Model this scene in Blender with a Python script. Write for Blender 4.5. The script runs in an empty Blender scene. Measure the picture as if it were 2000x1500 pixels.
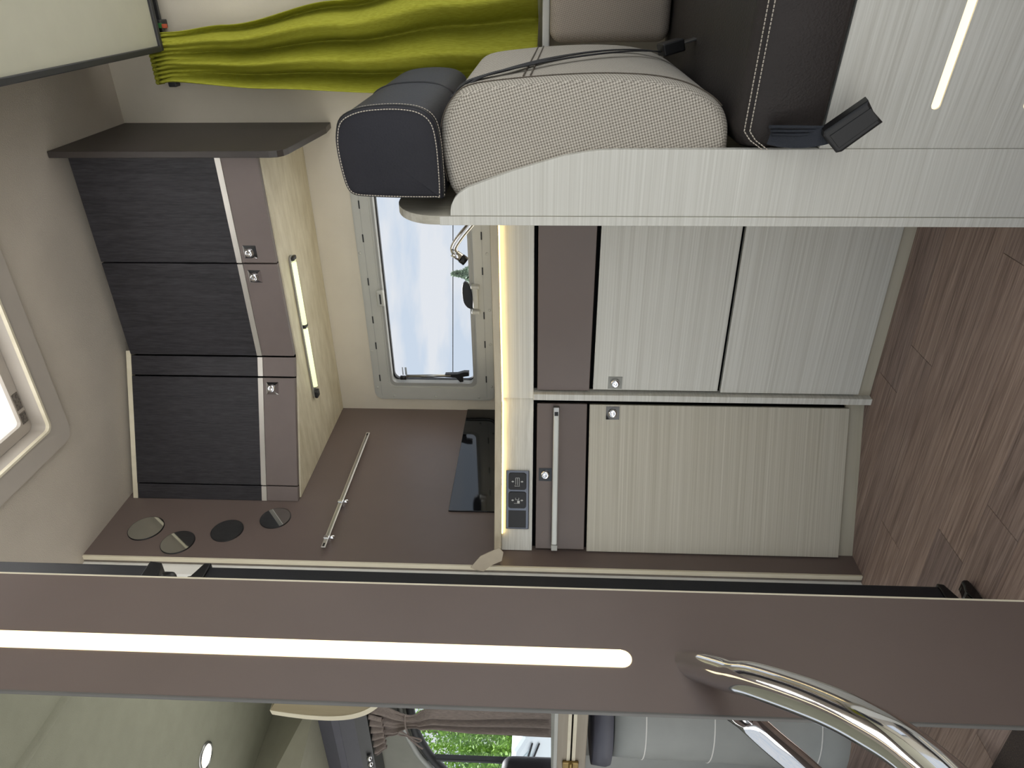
import bpy, bmesh, math, random
from mathutils import Vector, Matrix
random.seed(7)
S = bpy.context.scene
COL = S.collection

# ------------------------------------------------------------------ camera
# the photograph lies on its side: image left = up in the vehicle
YAW, TILT, ROLL, FPX, EYE = math.radians(30.368), math.radians(2.70), math.radians(0.821), 1390.6, 0.85
fw = Vector((-math.sin(YAW)*math.cos(TILT), math.cos(YAW)*math.cos(TILT), math.sin(TILT)))
rt = Vector((math.cos(YAW), math.sin(YAW), 0)); up = rt.cross(fw)
rt, up = math.cos(ROLL)*rt + math.sin(ROLL)*up, -math.sin(ROLL)*rt + math.cos(ROLL)*up
cd = bpy.data.cameras.new('camera'); cam = bpy.data.objects.new('camera', cd); COL.objects.link(cam)
cd.sensor_fit = 'HORIZONTAL'; cd.sensor_width = 36.0; cd.lens = FPX/2000*36.0
cd.clip_start = 0.02; cd.clip_end = 300
M = Matrix((-up, rt, -fw)).transposed().to_4x4(); M.translation = (0, 0, EYE)
cam.matrix_world = M
S.camera = cam

# ------------------------------------------------------------------ world, exposure
S.view_settings.view_transform = 'Standard'; S.view_settings.look = 'None'
S.view_settings.gamma = 1.0; S.view_settings.use_curve_mapping = False
S.view_settings.exposure = 0.3
S.cycles.use_denoising = True
S.cycles.max_bounces = 10; S.cycles.diffuse_bounces = 6; S.cycles.glossy_bounces = 5; S.cycles.transmission_bounces = 6
S.cycles.sample_clamp_indirect = 6.0
W = bpy.data.worlds.new('world'); S.world = W; W.use_nodes = True
nt = W.node_tree; nt.nodes.clear()
o_ = nt.nodes.new('ShaderNodeOutputWorld'); b_ = nt.nodes.new('ShaderNodeBackground')
tc_ = nt.nodes.new('ShaderNodeTexCoord'); mp_ = nt.nodes.new('ShaderNodeMapping')
mp_.inputs['Scale'].default_value = (2.2, 2.2, 9.0)
nz_ = nt.nodes.new('ShaderNodeTexNoise'); nz_.inputs['Scale'].default_value = 3.2; nz_.inputs['Detail'].default_value = 5
rp_ = nt.nodes.new('ShaderNodeValToRGB')
rp_.color_ramp.elements[0].position = 0.40; rp_.color_ramp.elements[0].color = (0.60, 0.68, 0.77, 1)
rp_.color_ramp.elements[1].position = 0.58; rp_.color_ramp.elements[1].color = (0.76, 0.78, 0.80, 1)
nt.links.new(tc_.outputs['Generated'], mp_.inputs['Vector']); nt.links.new(mp_.outputs['Vector'], nz_.inputs['Vector'])
nt.links.new(nz_.outputs['Fac'], rp_.inputs['Fac']); nt.links.new(rp_.outputs['Color'], b_.inputs['Color'])
b_.inputs['Strength'].default_value = 0.86
nt.links.new(b_.outputs['Background'], o_.inputs['Surface'])

sun_d = bpy.data.lights.new('sun', 'SUN'); sun = bpy.data.objects.new('sun', sun_d); COL.objects.link(sun)
sun_d.energy = 12.0; sun_d.angle = math.radians(9); sun_d.color = (1, .98, .95)
sun.rotation_euler = Vector((.28, -.50, -.82)).to_track_quat('-Z', 'Y').to_euler()   # high hazy sun from the window side

# ------------------------------------------------------------------ materials
def lin(c):
    return tuple((v/255/12.92 if v/255 <= .04045 else ((v/255+.055)/1.055)**2.4) for v in c) + (1,)
MATS = {}
def base(name):
    m = bpy.data.materials.new(name); m.use_nodes = True
    MATS[name] = m
    return m, m.node_tree, m.node_tree.nodes['Principled BSDF']
def setp(b, rough=.5, metal=0., spec=.5):
    b.inputs['Roughness'].default_value = rough; b.inputs['Metallic'].default_value = metal
    b.inputs['Specular IOR Level'].default_value = spec
def mixcol(t, fac, a, c):
    n = t.nodes.new('ShaderNodeMix'); n.data_type = 'RGBA'
    if isinstance(fac, (int, float)): n.inputs['Factor'].default_value = fac
    else: t.links.new(fac, n.inputs['Factor'])
    for s, v in (('A', a), ('B', c)):
        sock = [i for i in n.inputs if i.name == s and i.type == 'RGBA'][0]
        if isinstance(v, tuple): sock.default_value = v
        else: t.links.new(v, sock)
    return [o for o in n.outputs if o.type == 'RGBA'][0]
def noise(t, scale, sc=(1, 1, 1), detail=3, rough=.55, coord='Object', rot=(0, 0, 0)):
    tc = t.nodes.new('ShaderNodeTexCoord'); mp = t.nodes.new('ShaderNodeMapping')
    mp.inputs['Scale'].default_value = sc; mp.inputs['Rotation'].default_value = rot
    n = t.nodes.new('ShaderNodeTexNoise'); n.inputs['Scale'].default_value = scale
    n.inputs['Detail'].default_value = detail; n.inputs['Roughness'].default_value = rough
    t.links.new(tc.outputs[coord], mp.inputs['Vector']); t.links.new(mp.outputs['Vector'], n.inputs['Vector'])
    return n.outputs['Fac']
def ramp(t, fac, p0, c0, p1, c1):
    r = t.nodes.new('ShaderNodeValToRGB'); e = r.color_ramp.elements
    e[0].position, e[0].color = p0, c0; e[1].position, e[1].color = p1, c1
    t.links.new(fac, r.inputs['Fac']); return r.outputs['Color']
def bump(t, b, h, strength, dist=.002):
    n = t.nodes.new('ShaderNodeBump'); n.inputs['Strength'].default_value = strength; n.inputs['Distance'].default_value = dist
    t.links.new(h, n.inputs['Height']); t.links.new(n.outputs['Normal'], b.inputs['Normal'])
def plain(name, c, rough=.5, metal=0., spec=.5, var=.06, vs=14, bmp=0, bs=300):
    m, t, b = base(name); setp(b, rough, metal, spec)
    c = lin(c); d = tuple(v*(1-var*2) for v in c[:3])+(1,)
    t.links.new(ramp(t, noise(t, vs), .35, d, .65, c), b.inputs['Base Color'])
    if bmp: bump(t, b, noise(t, bs, detail=2), bmp)
    return m
def wood(name, c0, c1, sc, rough=.45, bmp=.12, scale=1.0, spec=.4, rnd=False):
    m, t, b = base(name); setp(b, rough, 0, spec)
    f1 = noise(t, scale, sc, 6, .62); f2 = noise(t, scale*.23, sc, 3, .5)
    if rnd:
        oi0 = t.nodes.new('ShaderNodeObjectInfo'); sc0 = t.nodes.new('ShaderNodeMath'); sc0.operation = 'MULTIPLY'
        t.links.new(oi0.outputs['Random'], sc0.inputs[0]); sc0.inputs[1].default_value = 57.0
        cb = t.nodes.new('ShaderNodeCombineXYZ')
        for k in range(3): t.links.new(sc0.outputs[0], cb.inputs[k])
        for n in [n for n in t.nodes if n.type == 'MAPPING']: t.links.new(cb.outputs[0], n.inputs['Location'])
        for n in [n for n in t.nodes if n.type == 'TEX_NOISE']: n.inputs['Distortion'].default_value = .6
    mx = t.nodes.new('ShaderNodeMath'); mx.operation = 'MULTIPLY_ADD'
    t.links.new(f1, mx.inputs[0]); mx.inputs[1].default_value = .72
    m2 = t.nodes.new('ShaderNodeMath'); m2.operation = 'MULTIPLY'; t.links.new(f2, m2.inputs[0]); m2.inputs[1].default_value = .28
    t.links.new(m2.outputs[0], mx.inputs[2])
    col = ramp(t, mx.outputs[0], .36, lin(c0), .64, lin(c1))
    if rnd:
        oi = t.nodes.new('ShaderNodeObjectInfo')
        rr = ramp(t, oi.outputs['Random'], 0, (.80, .80, .83, 1), 1, (1.10, 1.07, 1.04, 1))
        n = t.nodes.new('ShaderNodeMix'); n.data_type = 'RGBA'; n.blend_type = 'MULTIPLY'; n.inputs['Factor'].default_value = 1
        ins = [i for i in n.inputs if i.type == 'RGBA']; t.links.new(col, ins[0]); t.links.new(rr, ins[1])
        col = [o for o in n.outputs if o.type == 'RGBA'][0]
    t.links.new(col, b.inputs['Base Color'])
    bump(t, b, f1, bmp, .001)
    return m
def glow(name, c, strength):
    m, t, b = base(name); setp(b, .4)
    b.inputs['Base Color'].default_value = lin(c); b.inputs['Emission Color'].default_value = lin(c)
    b.inputs['Emission Strength'].default_value = strength
    n = noise(t, 3.0); t.links.new(ramp(t, n, .3, tuple(v*.97 for v in lin(c)[:3])+(1,), .7, lin(c)), b.inputs['Emission Color'])
    return m
def weave(name, c0, c1, size, rough=.95):
    m, t, b = base(name); setp(b, rough, 0, .1)
    tc = t.nodes.new('ShaderNodeTexCoord')
    ck = t.nodes.new('ShaderNodeTexChecker'); ck.inputs['Scale'].default_value = 1/size
    mp = t.nodes.new('ShaderNodeMapping'); mp.inputs['Rotation'].default_value = (0, 0, .5)
    t.links.new(tc.outputs['UV'], mp.inputs['Vector']); t.links.new(mp.outputs['Vector'], ck.inputs['Vector'])
    ck.inputs['Color1'].default_value = lin(c0); ck.inputs['Color2'].default_value = lin(c1)
    n = noise(t, 260, detail=4)
    col = mixcol(t, n, ck.outputs['Color'], tuple((a+d)/2 for a, d in zip(lin(c0), lin(c1))))
    t.links.new(col, b.inputs['Base Color'])
    bump(t, b, ck.outputs['Fac'], .35, .001)
    return m

pale = wood('pale_wood', (196, 194, 184), (221, 220, 212), (1.2, 25, 260))
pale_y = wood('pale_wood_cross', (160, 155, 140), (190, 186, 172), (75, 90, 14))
shelfw = wood('shelf_wood', (192, 182, 154), (218, 210, 186), (9, 34, 40), scale=1.0)
cream = wood('cream_edge', (205, 196, 172), (224, 216, 194), (10, 10, 3))
brown = plain('brown_laminate', (108, 95, 89), .36, spec=.5, var=.03, vs=5, bmp=.05, bs=900)
brown_up = plain('brown_lower_panel', (112, 101, 97), .42, spec=.4, var=.03, bmp=.05, bs=900)
dark_wood = wood('dark_oak', (30, 29, 32), (54, 52, 56), (7, 7, .6), rough=.5, bmp=.5, scale=40, spec=.35)
dark_board = plain('dark_brown_board', (58, 52, 49), .45, bmp=.08, bs=700)
alu = plain('brushed_aluminium', (214, 210, 204), .32, .85, var=.03)
chrome = plain('chrome', (228, 228, 230), .06, 1.0, var=.01)
steel = plain('satin_steel', (170, 170, 168), .3, 1.0, var=.03)
plate_m = plain('grey_lock_plate', (132, 132, 126), .4, .6)
dark_chrome = plain('dark_chrome', (120, 122, 128), .12, 1.0)
mirror = plain('mirror_glass', (205, 208, 205), .04, 1.0, var=.01)
black = plain('black_plastic', (16, 16, 18), .4, var=.05)
black_gap = plain('black_shadow_gap', (8, 8, 9), .8, spec=.1)
black_gloss = plain('black_glass', (8, 9, 12), .05, spec=.8, var=.02)
dark_panel = plain('black_panel_skin', (24, 25, 30), .5, bmp=.1, bs=500)
floor_wood = wood('floor_plank', (105, 87, 79), (163, 143, 132), (.55, 17, 17), rough=.5, bmp=.3, scale=11, rnd=True)
ceil_m = plain('ceiling_cloth', (190, 181, 168), .9, spec=.1, var=.04, vs=6, bmp=.4, bs=420)
wall_m = plain('wall_vinyl', (208, 200, 184), .8, spec=.15, var=.03, vs=6, bmp=.2, bs=500)
frame_m = plain('window_frame_plastic', (176, 176, 170), .5, var=.02)
frame_d = plain('window_recess_plastic', (150, 150, 146), .5, var=.02)
rubber = plain('rubber_seal', (26, 27, 30), .6)
white_pl = plain('white_plastic', (232, 230, 224), .5, var=.02)
hatch_m = plain('hatch_frame_plastic', (176, 168, 158), .55, var=.02)
grey_pl = plain('grey_plastic', (158, 160, 156), .5, var=.03)
edge_g = plain('post_edge_grey', (96, 94, 90), .5)
grey_cab = plain('cab_grey_trim', (128, 128, 118), .6, var=.04)
slate = plain('slate_trim', (82, 82, 92), .5, var=.04, bmp=.1, bs=600)
slate_d = plain('dark_slate_trim', (50, 50, 60), .5, var=.04)
bed_m = plain('bed_underside', (188, 186, 168), .6, var=.02)
trim_d = plain('dark_trim', (52, 52, 54), .5)
leather = plain('brown_leather', (50, 45, 43), .5, spec=.3, var=.08, vs=10, bmp=.5, bs=260)
leather_n = plain('navy_leather', (42, 42, 48), .55, spec=.25, var=.08, vs=10, bmp=.5, bs=260)
thread = plain('white_thread', (215, 205, 190), .8)
fabric = weave('beige_weave', (220, 213, 200), (88, 81, 72), .0033)
fabric_t = weave('tan_weave', (196, 183, 168), (128, 117, 108), .003)
strap_m = plain('black_webbing', (20, 20, 24), .7, bmp=.3, bs=800)
paper = plain('tan_tape', (178, 166, 146), .8)
lime = None
def cloth(name, c0, c1, stretch):
    m, t, b = base(name); setp(b, .85, 0, .15)
    n = noise(t, 1, stretch, 3); t.links.new(ramp(t, n, .35, lin(c0), .65, lin(c1)), b.inputs['Base Color'])
    bump(t, b, n, .2, .001); return m
lime = cloth('lime_curtain_cloth', (146, 146, 44), (168, 168, 64), (420, 420, 40))
mauve = cloth('mauve_curtain_cloth', (122, 112, 107), (140, 129, 123), (300, 300, 40))
mat_m = plain('coir_mat', (62, 50, 42), .95, var=.35, vs=420, bmp=1, bs=500)
warm_led = glow('warm_led', (255, 234, 190), 1.05)
led_line = glow('led_line', (255, 222, 140), 7.0)
cool_led = glow('cool_led', (236, 242, 190), .85)
spot_led = glow('spot_led', (255, 244, 215), 6)
leaf_m = wood('leaf_green', (58, 92, 30), (128, 168, 66), (3, 3, 3), scale=1.4, bmp=0, spec=.15, rough=.7)
pine_m = plain('pine_green', (150, 168, 146), .9, var=.2)
bark = plain('bark', (80, 64, 52), .9, var=.2)
asphalt = plain('asphalt', (188, 188, 186), .95, var=.08, vs=4)
brass = plain('brass', (150, 128, 84), .35, 1.0)
carpaint = plain('white_car_paint', (216, 224, 228), .25, var=.01)
m, t, b = base('milky_dome'); setp(b, .4)
tl = t.nodes.new('ShaderNodeBsdfTranslucent'); ad = t.nodes.new('ShaderNodeMixShader'); ad.inputs[0].default_value = .75
t.links.new(ramp(t, noise(t, 4), .3, (.9, .9, .9, 1), .7, (.96, .96, .96, 1)), tl.inputs['Color'])
b.inputs['Base Color'].default_value = (.85, .85, .84, 1)
t.links.new(b.outputs[0], ad.inputs[1]); t.links.new(tl.outputs[0], ad.inputs[2])
t.links.new(ad.outputs[0], t.nodes['Material Output'].inputs['Surface']); milky = m
m, t, b = base('pane_glass')
g = t.nodes.new('ShaderNodeBsdfGlossy'); g.inputs['Roughness'].default_value = .03
tr = t.nodes.new('ShaderNodeBsdfTransparent'); tr.inputs['Color'].default_value = (.97, .98, 1, 1)
fr = t.nodes.new('ShaderNodeLayerWeight'); fr.inputs['Blend'].default_value = .5
pw = t.nodes.new('ShaderNodeMath'); pw.operation = 'POWER'; pw.inputs[1].default_value = 5.0
t.links.new(fr.outputs['Facing'], pw.inputs[0])
mx = t.nodes.new('ShaderNodeMixShader'); t.links.new(pw.outputs[0], mx.inputs[0])
t.links.new(tr.outputs[0], mx.inputs[1]); t.links.new(g.outputs[0], mx.inputs[2])
t.links.new(mx.outputs[0], t.nodes['Material Output'].inputs['Surface']); glass = m

# ------------------------------------------------------------------ mesh helpers
def new(): return bmesh.new()
def box(bm, x0, x1, y0, y1, z0, z1, bev=0.0, seg=2, mtx=None):
    t = bmesh.new()
    bmesh.ops.create_cube(t, size=1)
    for v in t.verts:
        v.co = Vector((x0+(v.co.x+.5)*(x1-x0), y0+(v.co.y+.5)*(y1-y0), z0+(v.co.z+.5)*(z1-z0)))
    if bev: bmesh.ops.bevel(t, geom=t.edges[:], offset=bev, segments=seg, profile=.5, affect='EDGES')
    if mtx: bmesh.ops.transform(t, matrix=mtx, verts=t.verts)
    merge(bm, t)
    return bm
def merge(bm, t):
    vm = {}
    for v in t.verts: vm[v] = bm.verts.new(v.co)
    for f in t.faces:
        try:
            nf = bm.faces.new([vm[v] for v in f.verts]); nf.smooth = f.smooth
        except ValueError: pass
    t.free()
def prism(bm, pts, axis, a, c, bev=0.0, seg=2, mtx=None):
    """extrude a 2-D outline along an axis: X -> pts are (y,z), Y -> (x,z), Z -> (x,y)"""
    def P(p, d): return {'X': (d, p[0], p[1]), 'Y': (p[0], d, p[1]), 'Z': (p[0], p[1], d)}[axis]
    t = bmesh.new()
    A = [t.verts.new(P(p, a)) for p in pts]; B = [t.verts.new(P(p, c)) for p in pts]
    t.faces.new(A); t.faces.new(B[::-1]); n = len(pts)
    for i in range(n): t.faces.new((A[i], B[i], B[(i+1) % n], A[(i+1) % n]))
    bmesh.ops.recalc_face_normals(t, faces=t.faces[:])
    if bev:
        es = [e for e in t.edges if (e.verts[0] in A) == (e.verts[1] in A)]
        bmesh.ops.bevel(t, geom=es, offset=bev, segments=seg, profile=.5, affect='EDGES')
    if mtx: bmesh.ops.transform(t, matrix=mtx, verts=t.verts)
    merge(bm, t); return bm
def tube(bm, pts, r, n=12, caps=True, flat=None):
    pts = [Vector(p) for p in pts]; k = len(pts)
    rs = r if isinstance(r, (list, tuple)) else [r]*k
    tang = []
    for i in range(k):
        d = (pts[min(i+1, k-1)]-pts[max(i-1, 0)]).normalized(); tang.append(d)
    ref = Vector((0, 0, 1)) if abs(tang[0].z) < .9 else Vector((1, 0, 0))
    nrm = (ref - tang[0]*ref.dot(tang[0])).normalized(); rings = []
    for i in range(k):
        nrm = (nrm - tang[i]*nrm.dot(tang[i])).normalized(); bi = tang[i].cross(nrm)
        fx, fy = flat or (1, 1)
        rings.append([bm.verts.new(pts[i] + rs[i]*(fx*math.cos(2*math.pi*j/n)*nrm + fy*math.sin(2*math.pi*j/n)*bi)) for j in range(n)])
    for i in range(k-1):
        for j in range(n):
            f = bm.faces.new((rings[i][j], rings[i][(j+1) % n], rings[i+1][(j+1) % n], rings[i+1][j])); f.smooth = True
    if caps: bm.faces.new(rings[0][::-1]); bm.faces.new(rings[-1])
    return bm
def spline(pts, sub=8):
    pts = [Vector(p) for p in pts]; out = []
    for i in range(len(pts)-1):
        p0, p1, p2, p3 = pts[max(i-1, 0)], pts[i], pts[i+1], pts[min(i+2, len(pts)-1)]
        for s in range(sub):
            u = s/sub
            out.append(.5*((2*p1)+(p2-p0)*u+(2*p0-5*p1+4*p2-p3)*u*u+(3*p1-p0-3*p2+p3)*u**3))
    out.append(pts[-1]); return out
def closed_spline(pts, sub=5):
    n = len(pts); pts = [Vector((p[0], p[1], 0)) for p in pts]; out = []
    for i in range(n):
        p0, p1, p2, p3 = pts[i-1], pts[i], pts[(i+1) % n], pts[(i+2) % n]
        for s in range(sub):
            u = s/sub; q = .5*((2*p1)+(p2-p0)*u+(2*p0-5*p1+4*p2-p3)*u*u+(3*p1-p0-3*p2+p3)*u**3)
            out.append((q.x, q.y))
    return out
def lathe(bm, prof, n=20, mtx=None):
    t = bmesh.new(); rings = []
    for r, z in prof:
        rings.append([t.verts.new((r*math.cos(2*math.pi*j/n), r*math.sin(2*math.pi*j/n), z)) for j in range(n)] if r > 1e-6 else [t.verts.new((0, 0, z))])
    for A, B in zip(rings, rings[1:]):
        for j in range(n):
            if len(A) == 1 and len(B) == 1: continue
            if len(A) == 1: f = t.faces.new((A[0], B[j], B[(j+1) % n]))
            elif len(B) == 1: f = t.faces.new((A[j], B[0], A[(j+1) % n]))
            else: f = t.faces.new((A[j], B[j], B[(j+1) % n], A[(j+1) % n]))
            f.smooth = True
    bmesh.ops.recalc_face_normals(t, faces=t.faces[:])
    if mtx: bmesh.ops.transform(t, matrix=mtx, verts=t.verts)
    merge(bm, t); return bm
def rrect(x0, x1, z0, z1, r, n=6):
    out = []
    for cx, cz, a0 in ((x1-r, z1-r, 0), (x0+r, z1-r, 90), (x0+r, z0+r, 180), (x1-r, z0+r, 270)):
        for i in range(n+1):
            a = math.radians(a0+90*i/n); out.append((cx+r*math.cos(a), cz+r*math.sin(a)))
    return out
def ring(bm, outer, inner, axis, a, c):
    """frame between two outlines of equal length, extruded a..c"""
    def P(p, d): return {'X': (d, p[0], p[1]), 'Y': (p[0], d, p[1]), 'Z': (p[0], p[1], d)}[axis]
    n = len(outer); V = [[bm.verts.new(P(p, d)) for p in L] for L, d in ((outer, a), (inner, a), (inner, c), (outer, c))]
    for i in range(n):
        j = (i+1) % n
        for k in range(4):
            bm.faces.new((V[k][i], V[k][j], V[(k+1) % 4][j], V[(k+1) % 4][i]))
    bmesh.ops.recalc_face_normals(bm, faces=bm.faces[:]); return bm
def loft_y(bm, prof, y0, y1, rnd, n=22, inset=.85, bulge=0.0):
    """soft cushion: an XZ profile swept along Y with rounded ends"""
    cx = sum(p[0] for p in prof)/len(prof); cz = sum(p[1] for p in prof)/len(prof); rings = []
    ys = []
    for i in range(7):
        a = math.pi/2*i/6; ys.append((y0+rnd*(1-math.sin(a)), 1-(1-inset)*(1-math.cos(a))**1.0 if False else a))
    st = []
    for i in range(7):
        a = math.pi/2*i/6; st.append((y0+rnd*(1-math.cos(a)), inset+(1-inset)*math.sin(a)))
    for i in range(1, n): st.append((y0+rnd+(y1-y0-2*rnd)*i/n, 1))
    for i in range(7):
        a = math.pi/2*(1-i/6); st.append((y1-rnd*(1-math.cos(a)), inset+(1-inset)*math.sin(a)))
    for y, s in st: rings.append([bm.verts.new((cx+(p[0]-cx)*s, y, cz+(p[1]-cz)*s)) for p in prof])
    k = len(prof)
    for A, B in zip(rings, rings[1:]):
        for j in range(k):
            f = bm.faces.new((A[j], A[(j+1) % k], B[(j+1) % k], B[j])); f.smooth = True
    for R, y, sg in ((rings[0], y0-bulge, 1), (rings[-1], y1+bulge, -1)):
        mid = [bm.verts.new((cx+(v.co.x-cx)*.55, y+bulge*.25*sg, cz+(v.co.z-cz)*.55)) for v in R]
        c = bm.verts.new((cx, y, cz))
        for j in range(k):
            f = bm.faces.new((R[j], R[(j+1) % k], mid[(j+1) % k], mid[j])); f.smooth = True
            f = bm.faces.new((mid[j], mid[(j+1) % k], c)); f.smooth = True
    bmesh.ops.recalc_face_normals(bm, faces=bm.faces[:]); return bm
def link(name, bm, mat, parent=None, local=False, smooth=False):
    """one mesh object; its coordinates are world ones unless local=True"""
    me = bpy.data.meshes.new(name)
    if smooth:
        for f in bm.faces: f.smooth = True
    if parent is not None and not local:
        off = parent.get('_at'); 
        if off is not None: bmesh.ops.translate(bm, verts=bm.verts, vec=-Vector(off))
    if mat.name.endswith('_weave'):
        uv = bm.loops.layers.uv.new('UVMap'); bm.normal_update()
        for f in bm.faces:
            a = max(range(3), key=lambda i: abs(f.normal[i])); k = [(1, 2), (0, 2), (0, 1)][a]
            for l in f.loops: l[uv].uv = (l.vert.co[k[0]], l.vert.co[k[1]])
    bm.to_mesh(me); bm.free(); me.materials.append(mat)
    o = bpy.data.objects.new(name, me); COL.objects.link(o)
    if parent is not None:
        o.parent = parent
        if parent.get('_at') is not None: o['_at'] = parent['_at']
    return o
def thing(name, label, cat, at=(0, 0, 0), rz=0.0, group=None, kind=None):
    e = bpy.data.objects.new(name, None); COL.objects.link(e); e.location = at; e.rotation_euler = (0, 0, rz)
    e.empty_display_size = .05
    if rz == 0: e['_at'] = at
    if kind: e['kind'] = kind
    if label: e['label'] = label
    if cat: e['category'] = cat
    if group: e['group'] = group
    return e
def tag(o, label, cat, group=None):
    o['label'] = label; o['category'] = cat
    if group: o['group'] = group
    return o
def struct(o, label=None):
    o['kind'] = 'structure'
    if label: o['label'] = label
    return o
RX = lambda d: Matrix.Rotation(math.radians(d), 4, 'X')
RY = lambda d: Matrix.Rotation(math.radians(d), 4, 'Y')
RZ = lambda d: Matrix.Rotation(math.radians(d), 4, 'Z')
T = lambda *p: Matrix.Translation(p)

# ================================================================== the setting
CEIL = 2.14; YB = 2.21; XL = -1.409
# floor: a base slab with separate planks running along the vehicle
fl = struct(thing('floor', None, None, (0, 0, 0)))
fl['label'] = 'brown wood-look plank floor of the camper'
link('floor_base', box(new(), -3.6, .9, -.15, 2.2, -.05, -.006), black_gap, fl)
pm = {}
PITCH, Y_START = .1038, -.036
ends = {14: -.77, 13: -1.212, 12: -.47, 11: -1.053}          # plank joints that show in front of the kitchen
for row in range(-1, 17):
    y = Y_START+row*PITCH
    x = ends.get(row, -.9+[0, .55, .2, .8, .4][row % 5]) - 1.2*4
    while x < .9:
        L = 1.2
        x0, x1 = max(x, -3.6), min(x+L, .9)
        if x1 - x0 > .05:
            key = round(x1-x0, 3)
            if key not in pm:
                b2 = new(); box(b2, 0, x1-x0-.0008, 0, PITCH-.0008, -.006, 0, .0006, 1)
                me = bpy.data.meshes.new('plank'); b2.to_mesh(me); b2.free(); me.materials.append(floor_wood); pm[key] = me
            p = bpy.data.objects.new('plank', pm[key]); COL.objects.link(p); p.parent = fl; p.location = (x0, y, 0)
        x += L

# back (window side) wall with openings for the kitchen, dinette and cab windows
KX0, KX1, KZ0, KZ1 = -1.345, -.455, 1.045, 1.46      # hole behind the kitchen window frame
DX0, DX1, DZ0, DZ1 = -.10, .62, .93, 1.405
bm = new()
cuts = [(-1.6, KX0, None), (KX0, KX1, (KZ0, KZ1)), (KX1, DX0, None), (DX0, DX1, (DZ0, DZ1)), (DX1, .95, None)]
for x0, x1, h in cuts:
    if h is None: box(bm, x0, x1, YB, YB+.03, -.05, CEIL)
    else: box(bm, x0, x1, YB, YB+.03, -.05, h[0]); box(bm, x0, x1, YB, YB+.03, h[1], CEIL)
struct(link('wall_back', bm, wall_m), 'pale wall with the kitchen window')
# ceiling with roof-hatch opening and a soft cove over the cabinets
HX0, HX1, HY0, HY1 = -1.02, -.36, .80, 1.475
bm = new()
box(bm, -1.47, HX0, -.2, 2.24, CEIL, CEIL+.03); box(bm, HX1, .95, -.2, 2.24, CEIL, CEIL+.03)
box(bm, HX0, HX1, -.2, HY0, CEIL, CEIL+.03); box(bm, HX0, HX1, HY1, 2.24, CEIL, CEIL+.03)
struct(link('ceiling', bm, ceil_m), 'fabric-lined pale ceiling')
wl = struct(thing('wall_left', None, None, (XL, 1.42, 0)), 'matt brown end wall beside the kitchen worktop')
link('panel', box(new(), XL-.012, XL, 1.424, YB, 0, CEIL), brown, wl)
link('edge_strip', box(new(), XL-.0135, XL+.0005, 1.417, 1.424, 0, CEIL, .001, 1), cream, wl)
link('felt_strip', box(new(), XL-.021, XL-.0135, 1.418, 1.44, 0, CEIL), plain('felt_grey', (120, 112, 102), .95, bmp=.6, bs=300), wl)
link('white_backing', box(new(), XL-.06, XL-.021, 1.38, YB, 0, CEIL), white_pl, wl)

# ------------------------------------------------------------------ roof hatch
w2 = struct(thing('window_2', None, None, (-.69, 1.14, CEIL)), 'white roof hatch with grey plastic frame')
bm = ring(new(), rrect(HX0-.062, HX1+.062, HY0-.062, HY1+.062, .035), rrect(HX0+.0, HX1-.0, HY0+.0, HY1-.0, .02), 'Z', CEIL-.012, CEIL-.0005)
link('frame', bm, hatch_m, w2)
bm = ring(new(), rrect(HX0+.0, HX1-.0, HY0+.0, HY1-.0, .02), rrect(HX0+.006, HX1-.006, HY0+.006, HY1-.006, .016), 'Z', CEIL-.016, CEIL-.006)
link('inner_lip', bm, cream, w2)
link('shaft_lining', ring(new(), rrect(HX0+.001, HX1-.001, HY0+.001, HY1-.001, .02), rrect(HX0+.006, HX1-.006, HY0+.006, HY1-.006, .016), 'Z', CEIL-.006, CEIL+.06), hatch_m, w2)
bm = ring(new(), rrect(HX0+.008, HX1-.008, HY0+.008, HY1-.008, .016), rrect(HX0+.036, HX1-.036, HY0+.036, HY1-.036, .012), 'Z', CEIL+.03, CEIL+.04)
link('blind_rail', bm, hatch_m, w2)
link('dome', box(new(), HX0+.01, HX1-.01, HY0+.01, HY1-.01, CEIL+.16, CEIL+.165), milky, w2)
for x0, x1 in ((-.985, -.955), (-.945, -.90)):
    link('sticker', box(new(), x0, x1, HY1-.032, HY1-.012, CEIL+.0285, CEIL+.03), plain('sticker_grey', (120, 112, 104), .8, var=.3, vs=200), w2)
# white walls of the hatch shaft
bm = ring(new(), rrect(HX0-.004, HX1+.004, HY0-.004, HY1+.004, .02), rrect(HX0-.0005, HX1+.0005, HY0-.0005, HY1+.0005, .02), 'Z', CEIL+.03, CEIL+.17)
link('shaft', bm, white_pl, w2)

# ------------------------------------------------------------------ kitchen window
w1 = struct(thing('window_1', None, None, (-.9, YB, 1.25)), 'kitchen window with grey plastic frame and cloudy sky')
OX0, OX1, OZ0, OZ1 = -1.305, -.49, 1.097, 1.411
bm = ring(new(), rrect(-1.362, -.433, 1.030, 1.472, .03), rrect(OX0, OX1, OZ0, OZ1, .02), 'Y', YB-.012, YB)
bmesh.ops.bevel(bm, geom=[e for e in bm.edges if all(abs(v.co.y-(YB-.012)) < 1e-5 for v in e.verts) and len(e.link_faces) == 2 and e.calc_face_angle(0) > 1], offset=.005, segments=2, affect='EDGES')
link('frame', bm, frame_m, w1)
link('frame_step', ring(new(), rrect(OX0, OX1, OZ0, OZ1, .02), rrect(OX0+.012, OX1-.012, OZ0+.012, OZ1-.008, .018), 'Y', YB-.006, YB+.02), frame_d, w1)
link('seal', ring(new(), rrect(OX0+.008, OX1-.008, OZ0+.008, OZ1-.002, .018), rrect(OX0+.013, OX1-.021, OZ0+.013, OZ1-.012, .025), 'Y', YB+.02, YB+.034), rubber, w1)
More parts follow.
